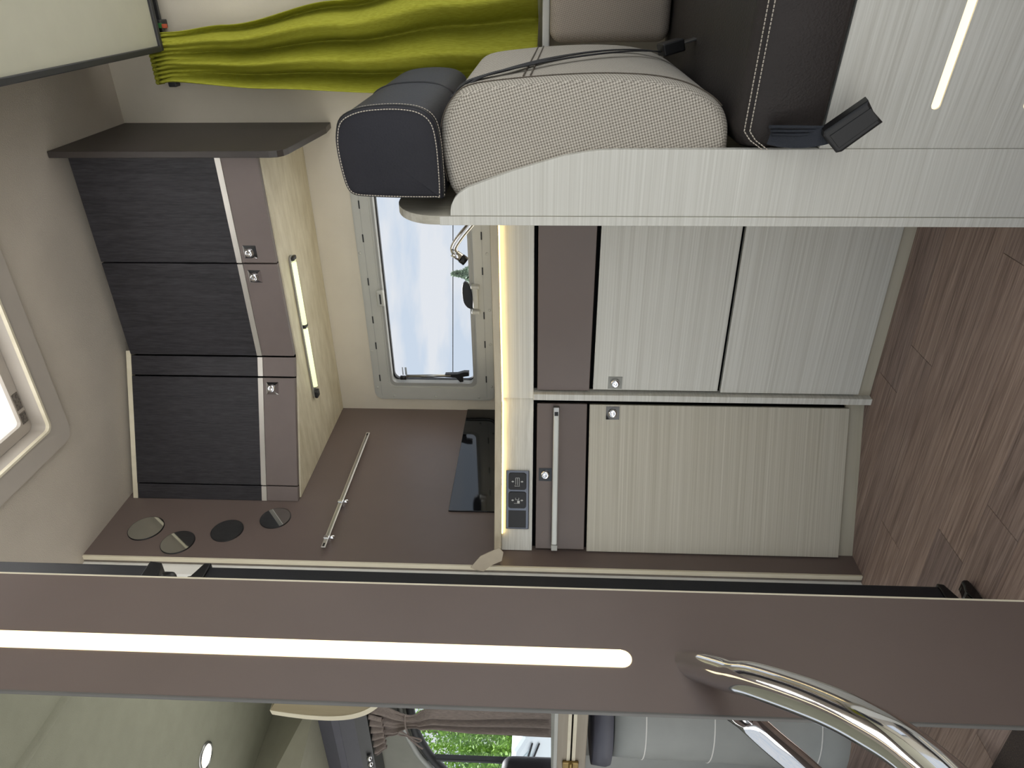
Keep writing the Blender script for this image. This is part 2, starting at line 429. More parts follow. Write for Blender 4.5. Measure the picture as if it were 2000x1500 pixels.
link('pane', box(new(), OX0+.012, OX1-.012, YB+.029, YB+.033, OZ0+.01, OZ1-.01), glass, w1)
for z in (1.0615, 1.4455): link('groove', box(new(), -1.345, -.45, YB-.0124, YB-.0119, z-.0006, z+.0006), frame_d, w1)
for z, xs in ((1.446, (-1.27, -1.14, -1.04, -.90, -.75, -.64)), (1.062, (-1.27, -1.13, -1.02, -.86, -.74, -.62))):
    for x in xs: link('slot', box(new(), x-.013, x+.013, YB-.0135, YB-.012, z-.002, z+.002), rubber, w1)
for x, z in ((-1.345, 1.40), (-1.345, 1.25), (-1.345, 1.09), (-1.31, 1.458), (-1.16, 1.462), (-.80, 1.462), (-1.30, 1.043), (-1.13, 1.043), (-.80, 1.046), (-1.0, 1.043)):
    link('screw_cap', lathe(new(), [(.0045, 0), (.0045, .0015), (.003, .0025), (0, .0028)], 10, T(x, YB-.012, z) @ RX(90)), frame_m, w1)
c = link('blind_clip', box(new(), -.985, -.93, YB-.026, YB-.004, 1.398, 1.422, .004), frame_m, w1)
link('clip_slot', box(new(), -.975, -.94, YB-.0275, YB-.026, 1.406, 1.411), rubber, c)
c = link('blind_handle', box(new(), -.99, -.915, YB-.028, YB-.006, 1.079, 1.097, .004), frame_m, w1)
for x in (-1.003, -.912): link('handle_post', box(new(), x-.006, x+.006, YB-.03, YB-.006, 1.074, 1.102, .003), frame_m, c)
bm = prism(new(), closed_spline([(-.992, 1.098), (-.996, 1.115), (-.975, 1.130), (-.935, 1.134), (-.908, 1.130), (-.902, 1.118), (-.93, 1.102)], 4), 'Y', YB-.008, YB+.006, .003)
link('latch', bm, black, w1)
# stay arm
st = link('stay_arm', tube(new(), [(-1.268, YB+.0, 1.352), (-1.262, YB-.002, 1.19)], .0055, 10), steel, w1)
link('stay_rod', tube(new(), [(-1.276, YB+.008, 1.30), (-1.268, YB+.006, 1.18)], .003, 8), black, st)
link('stay_pivot', tube(new(), [(-1.276, YB+.002, 1.353), (-1.276, YB+.002, 1.374)], .008, 12), black, st)
bm = prism(new(), [(-1.256, 1.210), (-1.268, 1.210), (-1.270, 1.172), (-1.288, 1.158), (-1.286, 1.146), (-1.266, 1.146), (-1.262, 1.124), (-1.246, 1.124), (-1.246, 1.142), (-1.254, 1.166)], 'Y', YB-.006, YB+.012, .002)
link('stay_knob', bm, black, st)
link('warning_print', box(new(), -1.279, -1.248, YB+.0283, YB+.0288, 1.355, 1.362), plain('print_grey', (170, 178, 186), .8), w1)
link('warning_print', box(new(), -1.279, -1.248, YB+.0283, YB+.0288, 1.368, 1.372), MATS['print_grey'], w1)

# ------------------------------------------------------------------ dinette window (mostly behind the lime curtain)
w3 = struct(thing('window_3', None, None, (.26, YB, 1.17)), 'dinette window behind the lime curtain')
link('frame', ring(new(), rrect(DX0-.03, DX1+.05, DZ0-.05, DZ1+.065, .03), rrect(DX0+.008, DX1, DZ0, DZ1, .02), 'Y', YB-.012, YB), frame_m, w3)
link('seal', ring(new(), rrect(DX0-.002, DX1, DZ0, DZ1, .02), rrect(DX0+.02, DX1-.02, DZ0+.014, DZ1-.012, .02), 'Y', YB+.01, YB+.03), rubber, w3)
link('pane', box(new(), DX0+.01, DX1-.01, YB+.022, YB+.026, DZ0+.01, DZ1-.01), glass, w3)

# ================================================================== wall cabinets
def push_lock(parent, x, z, y, local, flatplate=False, s=.0185, mat=chrome):
    """square chrome plate with a domed push button, facing -Y"""
    bm = new(); t = bmesh.new()
    h = .001 if flatplate else .006
    A = [t.verts.new((x+a*s, y, z+c*s)) for a, c in ((-1, -1), (1, -1), (1, 1), (-1, 1))]
    k = .98 if flatplate else .5
    B = [t.verts.new((x+a*s*k, y-h, z+c*s*k)) for a, c in ((-1, -1), (1, -1), (1, 1), (-1, 1))]
    t.faces.new(B)
    for i in range(4): t.faces.new((A[i], A[(i+1) % 4], B[(i+1) % 4], B[i]))
    bmesh.ops.recalc_face_normals(t, faces=t.faces[:]); merge(bm, t)
    pl = link('lock_plate', bm, mat, parent, local)
    bt = link('push_button', lathe(new(), [(.0125, 0), (.0125, .004), (.0115, .008), (.008, .0105), (.004, .0095), (0, .009)], 20, T(x, y-h+.001, z) @ RX(90)), chrome, parent, local)
    return pl
def front(parent, x0, x1, z0, z1, y, mat, local=False, name='door', th=.016):
    return link(name, box(new(), x0, x1, y, y+th, z0, z1, .0012, 2), mat, parent, local)
Z0, ZS0, ZS1, Z1 = 1.604, 1.701, 1.717, 2.108
def upper_door(parent, x0, x1, y, local, lockx=None, name='door'):
    d = front(parent, x0, x1, ZS1, Z1, y, dark_wood, local, name)
    link('metal_strip', box(new(), x0, x1, y-.0015, y+.0145, ZS0, ZS1, .0006, 1), alu, d, local)
    link('lower_panel', box(new(), x0, x1, y, y+.016, Z0, ZS0, .0012, 2), brown_up, d, local)
    if lockx is not None: push_lock(d, lockx, 1.673, y, local)
    return d
for nm, x0, x1, lx, lab in (('wall_cabinet', -.704, -.414, -.672, 'dark oak wall cabinet next to the dark end board, lock at its left corner'),
                            ('wall_cabinet', -.998, -.708, -.744, 'middle dark oak wall cabinet, lock at its upright right edge')):
    w = thing(nm, lab, 'cabinet', ((x0+x1)/2, 2.03, Z0), group='dark wall cabinets over the kitchen')
    link('body', box(new(), x0, x1, 1.868, 2.205, Z0+.002, Z1), black_gap, w)
    upper_door(w, x0, x1, 1.85, False, lx)
a_u = math.atan2(.182, .41)
w = thing('wall_cabinet', 'angled dark oak wall cabinet against the brown end wall', 'cabinet', (-1.41, 1.668, 0), a_u, 'dark wall cabinets over the kitchen')
link('body', prism(new(), [(.003, .019), (.446, .019), (.49, .25), (.23, .42)], 'Z', Z0+.002, Z1), black_gap, w, True)
upper_door(w, .0525, .3835, 0, True, .352)
upper_door(w, .388, .446, 0.002, True, None, 'filler_panel')
upper_door(w, .003, .049, 0.002, True, None, 'filler_panel')
tr_ = link('cornice', box(new(), 0, .46, .003, .02, Z1+.001, Z1+.016), cream, w, True)
# pale underside board running below all wall cabinets
bm = prism(new(), [(XL+.002, 1.690), (-1.006, 1.868), (-.412, 1.868), (-.412, YB-.002), (XL+.002, YB-.002)], 'Z', 1.6005, 1.6055)
tag(link('shelf_board', bm, shelfw), 'pale wood underside board beneath the dark wall cabinets', 'shelf')
# dark end board
bm = prism(new(), [(2.207, CEIL-.002), (2.207, 1.505), (2.13, 1.497), (1.865, 1.522), (1.84, 1.528), (1.826, 1.540), (1.82, 1.56), (1.82, CEIL-.002)], 'X', -.411, -.394, .0015)
tag(link('end_board', bm, dark_board), 'dark brown upright board closing the right end of the wall cabinets', 'panel')
# LED bar below the shelf board
lb = thing('led_bar', 'slim under-cabinet light bar glowing on the pale shelf underside', 'lamp', (-.95, 1.945, 1.59))
link('housing', prism(new(), rrect(-1.20, -.716, 1.931, 1.959, .0135), 'Z', 1.5935, 1.6005, .001), steel, lb)
for x0, x1 in ((-1.155, -.95), (-.935, -.735)):
    d = link('diffuser', tube(new(), [(x0, 1.941, 1.5905), (x1, 1.941, 1.5905)], .0085, 12), cool_led, lb)
    link('tube_gap', box(new(), x0, x1, 1.9495, 1.9515, 1.585, 1.5935), black, lb)
    link('diffuser', tube(new(), [(x0, 1.956, 1.5925), (x1, 1.956, 1.5925)], .005, 10), cool_led, lb)
for x in (-1.185, -.9425, -.724): link('clip', box(new(), x-.012 if x < -1 else x-.006, x+.012 if x < -1 else x+.006, 1.932, 1.958, 1.5845, 1.5945, .003), black, lb)



# ================================================================== worktop and base cabinets
wt = thing('worktop', 'pale kitchen worktop with a thin edge above the fascia', 'worktop', (-1.0, 1.9, .965))
bm = prism(new(), [(XL+.002, 1.452), (-1.008, 1.617), (-.393, 1.617), (-.393, YB-.002), (XL+.002, YB-.002)], 'Z', .966, .985, .002)
link('slab', bm, wood('worktop_edge', (182, 170, 146), (205, 194, 170), (6, 30, 60)), wt)
bm = new(); box(bm, -1.006, -.393, 1.621, 1.626, .963, .9655)
box(bm, .05, .423, -.008, -.003, .963, .9655, mtx=T(-1.407, 1.483, 0) @ RZ(math.degrees(math.atan2(.16, .394))))
link('led_line', bm, led_line, wt)
a_l = math.atan2(.16, .394); L0 = (-1.407, 1.483, 0)
fa = thing('fascia', 'pale fascia board lit by the line of light under the worktop', 'panel', (-.7, 1.64, .92))
link('straight_board', box(new(), -1.0, -.393, 1.632, 1.65, .882, .9655), pale, fa)
bm = new(); box(bm, .0, .434, 0, .018, .882, .9655, mtx=T(*L0) @ RZ(math.degrees(a_l)))
link('angled_board', bm, pale, fa)
# right base cabinet
bc = thing('base_cabinet', 'base cabinet with brown drawer over two pale door panels, behind the bench', 'cabinet', (-.68, 1.9, 0), group='base cabinets of the kitchen')
link('body', box(new(), -.979, -.393, 1.652, 2.205, .03, .881), black_gap, bc)
front(bc, -.974, -.394, .734, .872, 1.632, brown, name='drawer_front')
d = front(bc, -.970, -.394, .398, .724, 1.632, pale)
push_lock(d, -.948, .667, 1.632, False, True, .0185, plate_m)
front(bc, -.974, -.394, .033, .390, 1.632, pale, name='lower_panel')
link('plinth', box(new(), -.98, -.393, 1.640, 1.655, 0, .040), wood('plinth_wood', (178, 172, 152), (196, 190, 172), (1.5, 12, 40)), bc)
# left base cabinet, turned towards the room
lc = thing('base_cabinet', 'angled base cabinet with a metal rail on its brown drawer and one tall pale door', 'cabinet', L0, a_l, 'base cabinets of the kitchen')
link('body', prism(new(), [(.004, .02), (.42, .02), (.60, .50), (.28, .66)], 'Z', .03, .881), black_gap, lc, True)
front(lc, .006, .4175, .737, .872, 0, brown, True, 'drawer_front')
pl_ = front(lc, .002, .4165, .043, .730, -.002, wood('pale_wood_shaded', (178, 172, 154), (206, 201, 186), (1.2, 25, 240)), True, 'door')  # same pale wood, colour darkened for the light falling off towards this end
push_lock(pl_, .394, .668, -.002, True, True, .018, black_gloss)
dk = link('drawer_lock', box(new(), .201, .237, -.001, .0, .830, .865), black_gloss, lc, True)
link('push_button', lathe(new(), [(.0125, 0), (.0125, .004), (.0115, .008), (.008, .0105), (.004, .0095), (0, .009)], 20, T(.219, 0, .8475) @ RX(90)), chrome, dk, True)
rl = link('drawer_rail', box(new(), .028, .4075, -.030, -.018, .8125, .8275, .003), plain('rail_paint', (206, 208, 202), .35, .2, var=.02), lc, True)
for x0, x1, mt in ((.012, .028, frame_m), (.392, .412, steel)):
    link('rail_end', box(new(), x0, x1, -.031, -.001, .8115, .8285, .002), mt, rl, True)
link('rail_grip', box(new(), .389, .400, -.0315, -.029, .815, .825), black, rl, True)
link('plinth', box(new(), .0, .424, .012, .028, 0, .048), MATS['plinth_wood'], lc, True)
tag(link('divider_board', box(new(), -.9985, -.980, 1.620, 2.2, 0, .8815, .0012), pale), 'narrow pale upright divider between the two base cabinets', 'panel')
# switch panel in the fascia
sp = thing('switch_panel', 'chrome framed black switch panel set into the pale fascia', 'switch', L0, a_l)
sx0, sx1, sz0, sz1 = .0625, .230, .891, .955
link('frame', box(new(), sx0, sx1, -.005, -.0002, sz0, sz1, .002), dark_chrome, sp, True)
sym = plain('symbol_white', (200, 200, 196), .7)
def button(x0, x1, kind):
    bt = link('switch_button' if kind else 'blank_cover', prism(new(), rrect(x0, x1, sz0+.008, sz1-.007, .007 if kind else .001), 'Y', -.009 if kind else -.0055, -.004, .001), black, sp, True)
    if not kind: return
    c = (x0+x1)/2; zc = (sz0+sz1)/2+.0005
    bm = new(); y0, y1 = -.0094, -.0088
    for s in (-1, 1):
        prism(bm, [(c-.003, zc+s*.0125), (c+.003, zc+s*.0125), (c, zc+s*.0165)], 'Y', y0, y1)
        box(bm, c-.0015, c+.0015, y0, y1, min(zc+s*.0095, zc+s*.0125), max(zc+s*.0095, zc+s*.0125))
    if kind == 1:   # folding bed seen from the side
        for k in range(3): box(bm, c-.011+k*.001, c+.010, y0, y1, zc-.006+k*.005, zc-.0048+k*.005)
        box(bm, c-.013, c-.012, y0, y1, zc-.007, zc+.006); box(bm, c-.014, c-.0105, y0, y1, zc+.006, zc+.007)
        box(bm, c+.010, c+.011, y0, y1, zc-.006, zc+.0052)
    else:           # step under a table
        box(bm, c-.008, c-.001, y0, y1, zc-.007, zc+.000); box(bm, c-.009, c-.0082, y0, y1, zc-.007, zc+.009)
        box(bm, c+.001, c+.002, y0, y1, zc-.005, zc+.005); box(bm, c+.0015, c+.007, y0, y1, zc+.004, zc+.005)
        box(bm, c+.0015, c+.007, y0, y1, zc-.005, zc-.004)
    link('symbol', bm, sym, bt, True)
button(.0665, .117, 0); button(.1235, .170, 2); button(.176, .2235, 1)
# splash glass, fold-out rail, mirrors on the brown wall
tag(link('splash_glass', box(new(), XL, XL+.006, 1.640, 2.206, .985, 1.136, .001), black_gloss), 'low black glass splash panel on the brown end wall above the worktop', 'panel')
rr_ = thing('wall_rail', 'slim metal rail on brackets across the brown end wall', 'rail', (XL, 1.735, 1.463))
link('bar', box(new(), XL+.018, XL+.022, 1.455, 2.022, 1.4565, 1.4695, .0015), alu, rr_)
link('groove', box(new(), XL+.0215, XL+.0228, 1.50, 2.005, 1.4605, 1.4655), steel, rr_)
for yy in (1.493, 1.650):
    k = link('bracket', box(new(), XL, XL+.026, yy-.006, yy+.006, 1.4545, 1.4715, .002), chrome, rr_)
    link('thumb_screw', lathe(new(), [(.006, 0), (.006, .010), (0, .012)], 12, T(XL+.020, yy+.003, 1.452) @ RX(180)), chrome, k)
for yy in (2.008, 1.464): link('slot_hole', box(new(), XL+.0222, XL+.0232, yy-.006, yy+.006, 1.4605, 1.4655), black, rr_)
for yy, zz, r, lab in ((1.534, 2.014, .050, 'topmost of the four round wall mirrors on the brown end wall'), (1.480, 1.894, .047, 'second round wall mirror from the ceiling, nearest the wall edge'),
                       (1.533, 1.771, .046, 'third round wall mirror from the ceiling, showing only dark reflection'), (1.592, 1.648, .045, 'lowest round wall mirror, beside the angled wall cabinet')):
    q = thing('round_mirror', lab, 'mirror', (XL, yy, zz), group='round mirrors on the brown wall')
    link('glass', lathe(new(), [(r-.0015, .0035), (0, .0035)], 40, T(XL, yy, zz) @ RY(90)), mirror, q)
    link('rim', lathe(new(), [(r, 0), (r, .003), (r-.0015, .0036), (r-.0016, .002)], 40, T(XL, yy, zz) @ RY(90)), black, q)
# tap
tp = thing('kitchen_tap', 'chrome tap spout reaching in front of the kitchen window', 'tap', (-.50, 1.95, .985))
link('base', lathe(new(), [(.026, 0), (.026, .012), (.02, .03), (.018, .05), (0, .052)], 20, T(-.50, 1.95, .985)), chrome, tp)
link('spout', tube(new(), spline([(-.50, 1.95, 1.0), (-.545, 1.95, 1.02), (-.61, 1.95, 1.058), (-.655, 1.95, 1.095), (-.69, 1.95, 1.118), (-.708, 1.95, 1.116)], 6), .0105, 14), chrome, tp)
hd = link('aerator', tube(new(), [(-.706, 1.95, 1.122), (-.724, 1.95, 1.098)], .0125, 14), chrome, tp)
link('aerator_ring', tube(new(), [(-.7235, 1.95, 1.0985), (-.734, 1.95, 1.086)], .0135, 14), black, hd)
# loose edging tape at the worktop corner
bm = prism(new(), [(-1.407, 1.047), (-1.365, 1.019), (-1.349, .995), (-1.332, .967), (-1.348, .956), (-1.379, .961), (-1.396, .989), (-1.419, 1.011), (-1.414, 1.034)], 'Y', 1.410, 1.4125, .0005)
tag(link('edging_tape', bm, paper), 'loose tan edging tape peeling at the worktop corner', 'tape')

# ================================================================== dinette bench
BY = 1.22
be = thing('bench_frame', 'pale wood bench frame with back board and slotted lights in its base', 'bench', (-.32, BY, 0))
def arc(cx, cy, r, a0, a1, n=8): return [(cx+r*math.cos(math.radians(a0+(a1-a0)*i/n)), cy+r*math.sin(math.radians(a0+(a1-a0)*i/n))) for i in range(n+1)]
# back board (YZ outline)
pts = [(2.2, 0), (2.2, 1.13)] + [(BY+.105-.105*math.sin(math.radians(a)), 1.130-.085*(1-math.cos(math.radians(a)))) for a in range(0, 91, 9)] + [(BY, 0)]
link('back_board', prism(new(), pts, 'X', -.391, -.3752, .0008), pale_y, be)
pts = [(-.375, 0), (-.375, 1.021), (-.366, 1.0205), (-.356, 1.0185), (-.345, 1.013), (-.336, 1.005), (-.326, .989), (-.314, .957), (-.298, .912), (-.284, .865), (-.273, .826), (-.2665, .79), (-.2635, .765), (-.2625, .74), (-.2625, 0)]
link('end_panel', prism(new(), pts, 'Y', BY, BY+.016, .001), pale, be)
link('panel_lip', prism(new(), [(-.391, 0), (-.391, 1.04), (-.3755, 1.04), (-.3755, 0)], 'Y', BY-.003, BY, .0008), pale, be)
ab = -math.radians(9)
Mb = T(-.262, BY+.004, 0) @ Matrix.Rotation(ab, 4, 'Z')
bm = new()
SLX = .062; W_ = .95
zz = [(0, .098), (.1125, .238), (.2525, .408)]
for z0, z1 in zz: box(bm, 0, W_, 0, .018, z0, z1, mtx=Mb)
for z0, z1 in ((.098, .1125), (.238, .2525)):
    c_ = (z0+z1)/2; r_ = (z1-z0)/2
    P_ = [(0, z0), (SLX+r_, z0)] + [(SLX+r_-r_*math.sin(math.radians(a)), c_-r_*math.cos(math.radians(a))) for a in range(15, 180, 15)] + [(SLX+r_, z1), (0, z1)]
    prism(bm, P_, 'Y', 0, .018, mtx=Mb)
link('base_front', bm, pale, be)
for z0, z1 in ((.098, .1125), (.238, .2525)):
    bm = new(); box(bm, SLX, W_, .0035, .010, z0, z1, mtx=Mb)
    link('light_slot', bm, warm_led, be)
bm = new(); box(bm, 0, W_, .02, .8, 0, .40, mtx=Mb); link('seat_box', bm, black_gap, be)
# seat cushion
sc_ = thing('seat_cushion', 'dark brown leather seat cushion with a white double seam', 'cushion', (0, 1.6, .41))
bm = new()
prof = closed_spline([(0, .412), (0, .48), (.003, .532), (.02, .548), (.25, .556), (.65, .553), (.92, .545), (.92, .412), (.40, .410)], 1)
# swept along the base front direction: profile (depth, z)
L_ = .95; nst = 26; rings = []
for i in range(nst+1):
    s = L_*i/nst
    e = min(1, (s+.0)/.03); k = math.sqrt(max(0, 1-(1-e)**2))
    rr = []
    cz, cdp = .48, .33
    for dp, z in prof:
        q = Mb @ Vector((s+.0, 0, 0)); 
        d2 = cdp+(dp-cdp)*(.96+.04*k); z2 = cz+(z-cz)*(.80+.20*k)
        rr.append(bm.verts.new((q.x, q.y-.006+d2, z2)))
    rings.append(rr)
for A, B in zip(rings, rings[1:]):
    for j in range(len(prof)):
        f = bm.faces.new((A[j], A[(j+1) % len(prof)], B[(j+1) % len(prof)], B[j])); f.smooth = True
bm.faces.new(rings[0]); bm.faces.new(rings[-1][::-1]); bmesh.ops.recalc_face_normals(bm, faces=bm.faces[:])
o = link('cover', bm, leather, sc_); md = o.modifiers.new('bev', 'BEVEL'); md.width = .008; md.segments = 3; md.limit_method = 'ANGLE'
def stitches(name, pts, parent, size=.0009, dash=.0042, gap=.0016, mat=thread):
    pts = [Vector(p) for p in pts]; bm = new(); seglen = [(b-a).length for a, b in zip(pts, pts[1:])]; tot = sum(seglen)
    def at(s):
        for a, b, l in zip(pts, pts[1:], seglen):
            if s <= l or l == seglen[-1] and b is pts[-1]: return a.lerp(b, min(1, s/l))
            s -= l
        return pts[-1]
    s = 0
    while s < tot-dash:
        tube(bm, [at(s), at(s+dash)], size, 4); s += dash+gap
    o = link(name, bm, mat, parent); o['kind'] = 'stuff'; return o
for zc in (.536, .5275):
    pts = []
    for i in range(0, 61):
        s = .0+.9*i/60; q = Mb @ Vector((s, 0, 0)); drop = -.035*max(0, 1-s/.03)**1.5
        pts.append((q.x, q.y-.0085 if zc < .53 else q.y-.0065, zc+drop+ (.0)))
    stitches('seam_stitching', pts, sc_)
# backrest
BP = closed_spline([(-.366, .56), (-.372, .70), (-.372, .86), (-.368, .98), (-.345, 1.019), (-.305, 1.032), (-.26, 1.037), (-.222, 1.032), (-.190, 1.014), (-.168, .985), (-.158, .91), (-.152, .82), (-.151, .74), (-.156, .67), (-.170, .615), (-.195, .572), (-.225, .552), (-.262, .547), (-.32, .546)], 4)
br = thing('backrest_cushion', 'beige woven backrest cushion under the navy headrest', 'cushion', (-.26, 1.5, .55))
link('cover', loft_y(new(), BP, 1.237, 1.80, .045, inset=.90, bulge=.006), fabric, br, smooth=True)
def prof_line(prof, y, k=1.0, lo=0, hi=None):
    cx = sum(p[0] for p in prof)/len(prof); cz = sum(p[1] for p in prof)/len(prof)
    return [(cx+(p[0]-cx)*k, y, cz+(p[1]-cz)*k) for p in prof]
seam = [p for p in prof_line(BP, 1.2665, 1.002) if p[2] > .56 and p[0] > -.33]
seam_m = plain('seam_shadow', (96, 88, 78), .95)
def runs(pts):
    # order from the back top to the front bottom
    return sorted(pts, key=lambda p: -math.atan2(p[2]-.8, p[0]+.27) if True else 0)
link('side_seam', tube(new(), runs(seam), .0011, 5), seam_m, br)
for y0 in (1.40, 1.63):
    pass
link('cross_seam', tube(new(), [(-.1545, 1.27+.0235*i, .894-.0008*i) for i in range(22)], .0014, 5), seam_m, br)
link('cross_seam', tube(new(), [(-.1535, 1.27+.0235*i, .882-.0008*i) for i in range(22)], .0014, 5), seam_m, br)
# headrest
HP = closed_spline([(-.342, 1.033), (-.345, 1.04), (-.345, 1.10), (-.343, 1.16), (-.340, 1.188), (-.330, 1.199), (-.305, 1.205), (-.265, 1.209), (-.237, 1.207), (-.213, 1.197), (-.199, 1.168), (-.194, 1.13), (-.194, 1.09), (-.200, 1.060), (-.216, 1.041), (-.245, 1.034), (-.29, 1.032)], 4)
hr = thing('headrest', 'rounded navy leather headrest block with white stitching', 'headrest', (-.27, 1.48, 1.03))
link('cover', loft_y(new(), HP, 1.222, 1.76, .016, inset=.955, bulge=.008), leather_n, hr, smooth=True)
for y0, k in ((1.2195, .945), (1.243, 1.004)):
    L_p = prof_line(HP, y0, k); stitches('edge_stitching', L_p + L_p[:1], hr, .0008, .0034, .0014)
link('end_piping', tube(new(), (lambda q: q+q[:1])(prof_line(HP, 1.232, .995)), .0022, 6), black, hr)
link('middle_seam', tube(new(), (lambda q: q+q[:1])(prof_line(HP, 1.50, 1.0)), .0028, 6), black, hr)
# lap belt over the backrest
sb = thing('seat_belt', 'black seat belt webbing lying down the front of the backrest', 'seat belt', (-.15, 1.45, .6))
def strap(name, pts, w, th, parent, mat=strap_m, nrm=(1, 0, 0)):
    bm = new(); pts = spline(pts, 6); prev = None; nrm = Vector(nrm)
    for i, p in enumerate(pts):
        d = (pts[min(i+1, len(pts)-1)]-pts[max(i-1, 0)]).normalized(); s = d.cross(nrm).normalized()
        q = [bm.verts.new(p+s*w/2+nrm*a) for a in (0, th)] + [bm.verts.new(p-s*w/2+nrm*a) for a in (th, 0)]
        if prev:
            for j in range(4): bm.faces.new((prev[j], prev[(j+1) % 4], q[(j+1) % 4], q[j]))
        else: bm.faces.new(q[::-1])
        prev = q
    bm.faces.new(prev); bmesh.ops.recalc_face_normals(bm, faces=bm.faces[:]); return link(name, bm, mat, parent)
strap('webbing', [(-.205, 1.30, 1.027), (-.170, 1.305, .995), (-.1535, 1.335, .925), (-.149, 1.44, .862), (-.147, 1.53, .79), (-.147, 1.59, .72), (-.150, 1.615, .655), (-.158, 1.625, .61)], .016, .0016, sb)
strap('webbing', [(-.190, 1.285, 1.018), (-.160, 1.30, .965), (-.1485, 1.35, .892), (-.146, 1.40, .848), (-.1435, 1.465, .775), (-.144, 1.53, .70), (-.150, 1.59, .63)], .013, .0016, sb)
bm = new(); box(bm, -.012, .012, -.022, .022, -.045, .0, .003, mtx=T(-.150, 1.615, .625) @ RY(-14) @ RX(12)); tg = link('tongue_grip', bm, black, sb)
bm = new(); box(bm, -.002, .002, -.016, .016, -.085, -.04, .0008, mtx=T(-.147, 1.613, .622) @ RY(-14) @ RX(12)); link('tongue_plate', bm, steel, sb)
# side cushion along the wall
sd = thing('side_cushion', 'tan woven side cushion standing against the window wall', 'cushion', (.2, 2.05, .57))
o = link('cover', box(new(), -.168, .60, 1.99, 2.13, .552, .852, .03, 5), fabric_t, sd, smooth=True)
bm = new(); box(bm, -.2, .9, 2.10, YB-.002, .853, .872, .003); struct(link('trim_2', bm, white_pl), 'white ledge below the lime curtain')
# buckle hanging over the bench edge
bk = thing('belt_buckle', 'black belt buckle hanging over the edge of the leather seat', 'buckle', (-.22, 1.16, .38))
ax = Vector((.052, -.012, -.054)).normalized(); wd = Vector((.054, 0, .052)).normalized(); nn = ax.cross(wd).normalized(); wd = nn.cross(ax)
Mk = Matrix((ax, wd, nn)).transposed().to_4x4(); Mk.translation = (-.214, 1.155, .392)
bm = new(); prism(bm, [(-.037, -.017), (-.030, -.021), (.036, -.021), (.034, .0), (.037, .021), (-.033, .024), (-.038, .018)], 'Z', -.013, .013, .004, 3, Mk); link('housing', bm, black, bk, smooth=False)
bm = new(); prism(bm, [(-.030, -.012), (.034, -.012), (.034, .010), (-.030, .013)], 'Z', .013, .0145, .0006, 1, Mk); link('face_plate', bm, black, bk)
strap('webbing', [(-.238, 1.205, .497), (-.240, 1.192, .478), (-.238, 1.178, .452), (-.232, 1.166, .430), (-.224, 1.16, .408)], .026, .004, bk, plain('navy_webbing', (38, 42, 50), .8, bmp=.5, bs=700), (.25, -1, .2))
bm = new()
for k in range(5): tube(bm, spline([(-.246+.006*k, 1.203-.002*k, .487+.004*k), (-.243+.006*k, 1.184-.002*k, .462), (-.234+.004*k, 1.166, .424)], 5), .0028, 6)
link('gathered_cover', bm, MATS['navy_webbing'], bk)

# ------------------------------------------------------------------ lime curtain
cu = thing('window_curtain', 'lime green curtain hanging in folds beside the dinette', 'curtain', (-.17, 2.16, 1.95))
def curtain(bm, ztop, zbot, XL_, XR_, Y0, nx, nz, yfun):
    G = []
    for k in range(nz+1):
        t = k/nz; z = ztop+(zbot-ztop)*t; r = []
        for i in range(nx+1):
            s = i/nx; r.append(bm.verts.new((XL_(t)+(XR_(t)-XL_(t))*s, Y0+yfun(s, t), z)))
        G.append(r)
    for k in range(nz):
        for i in range(nx):
            f = bm.faces.new((G[k][i], G[k][i+1], G[k+1][i+1], G[k+1][i])); f.smooth = True
    return bm
def lerp_t(tab):
    def f(t):
        for (a, va), (b, vb) in zip(tab, tab[1:]):
            if t <= b: 
                u = (t-a)/(b-a); u = u*u*(3-2*u); return va+(vb-va)*u
        return tab[-1][1]
    return f
xl = lerp_t([(0, -.272), (.04, -.266), (.3, -.283), (.62, -.296), (1, -.300)])
xr = lerp_t([(0, -.146), (.05, -.142), (.2, -.126), (.5, -.070), (.8, .0), (1, .03)])
def yf(s, t):
    g = math.exp(-t*16); gg = math.exp(-t*5)
    ww = math.sin(2*math.pi*(2.6*s+.28+.10*t)); broad = -.048*(ww+.25*ww**3)*(1-gg) - .012*math.sin(2*math.pi*(5.3*s+.1-.3*t))*(1-gg)*(1-.5*t)
    fine = -.009*math.sin(2*math.pi*(11*s))*g - .010*math.sin(2*math.pi*(6.2*s+.2))*gg*(1-g)
    return broad+fine-.012
bm = curtain(new(), 1.955, .884, xl, xr, 2.138, 140, 90, yf)
o = link('cloth', bm, lime, cu); md = o.modifiers.new('thick', 'SOLIDIFY'); md.thickness = .0016
bm = curtain(new(), 1.972, 1.948, lerp_t([(0, -.275), (1, -.272)]), lerp_t([(0, -.150), (1, -.146)]), 2.156, 90, 4, lambda s, t: -.012-.008*math.sin(2*math.pi*11*s+.6*t))
o = link('gathered_header', bm, lime, cu); md = o.modifiers.new('thick', 'SOLIDIFY'); md.thickness = .004
cr = thing('curtain_rail', 'dark curtain rail end showing beside the gathered lime curtain', 'rail', (-.2, 2.18, 1.945))
link('rail', box(new(), -.285, .9, 2.176, 2.186, 1.938, 1.950, .001), trim_d, cr)
link('end_stop', box(new(), -.288, -.268, 2.162, 2.19, 1.928, 1.952, .003), trim_d, cr)
link('bracket', box(new(), -.135, -.115, 2.165, YB, 1.935, 1.955, .002), trim_d, cr)
link('green_tab', box(new(), -.134, -.122, 2.150, 2.158, 1.925, 1.940), plain('green_tab', (60, 130, 70), .6), cr)
link('red_tab', box(new(), -.134, -.124, 2.150, 2.158, 1.912, 1.924), plain('red_tab', (190, 90, 60), .6), cr)

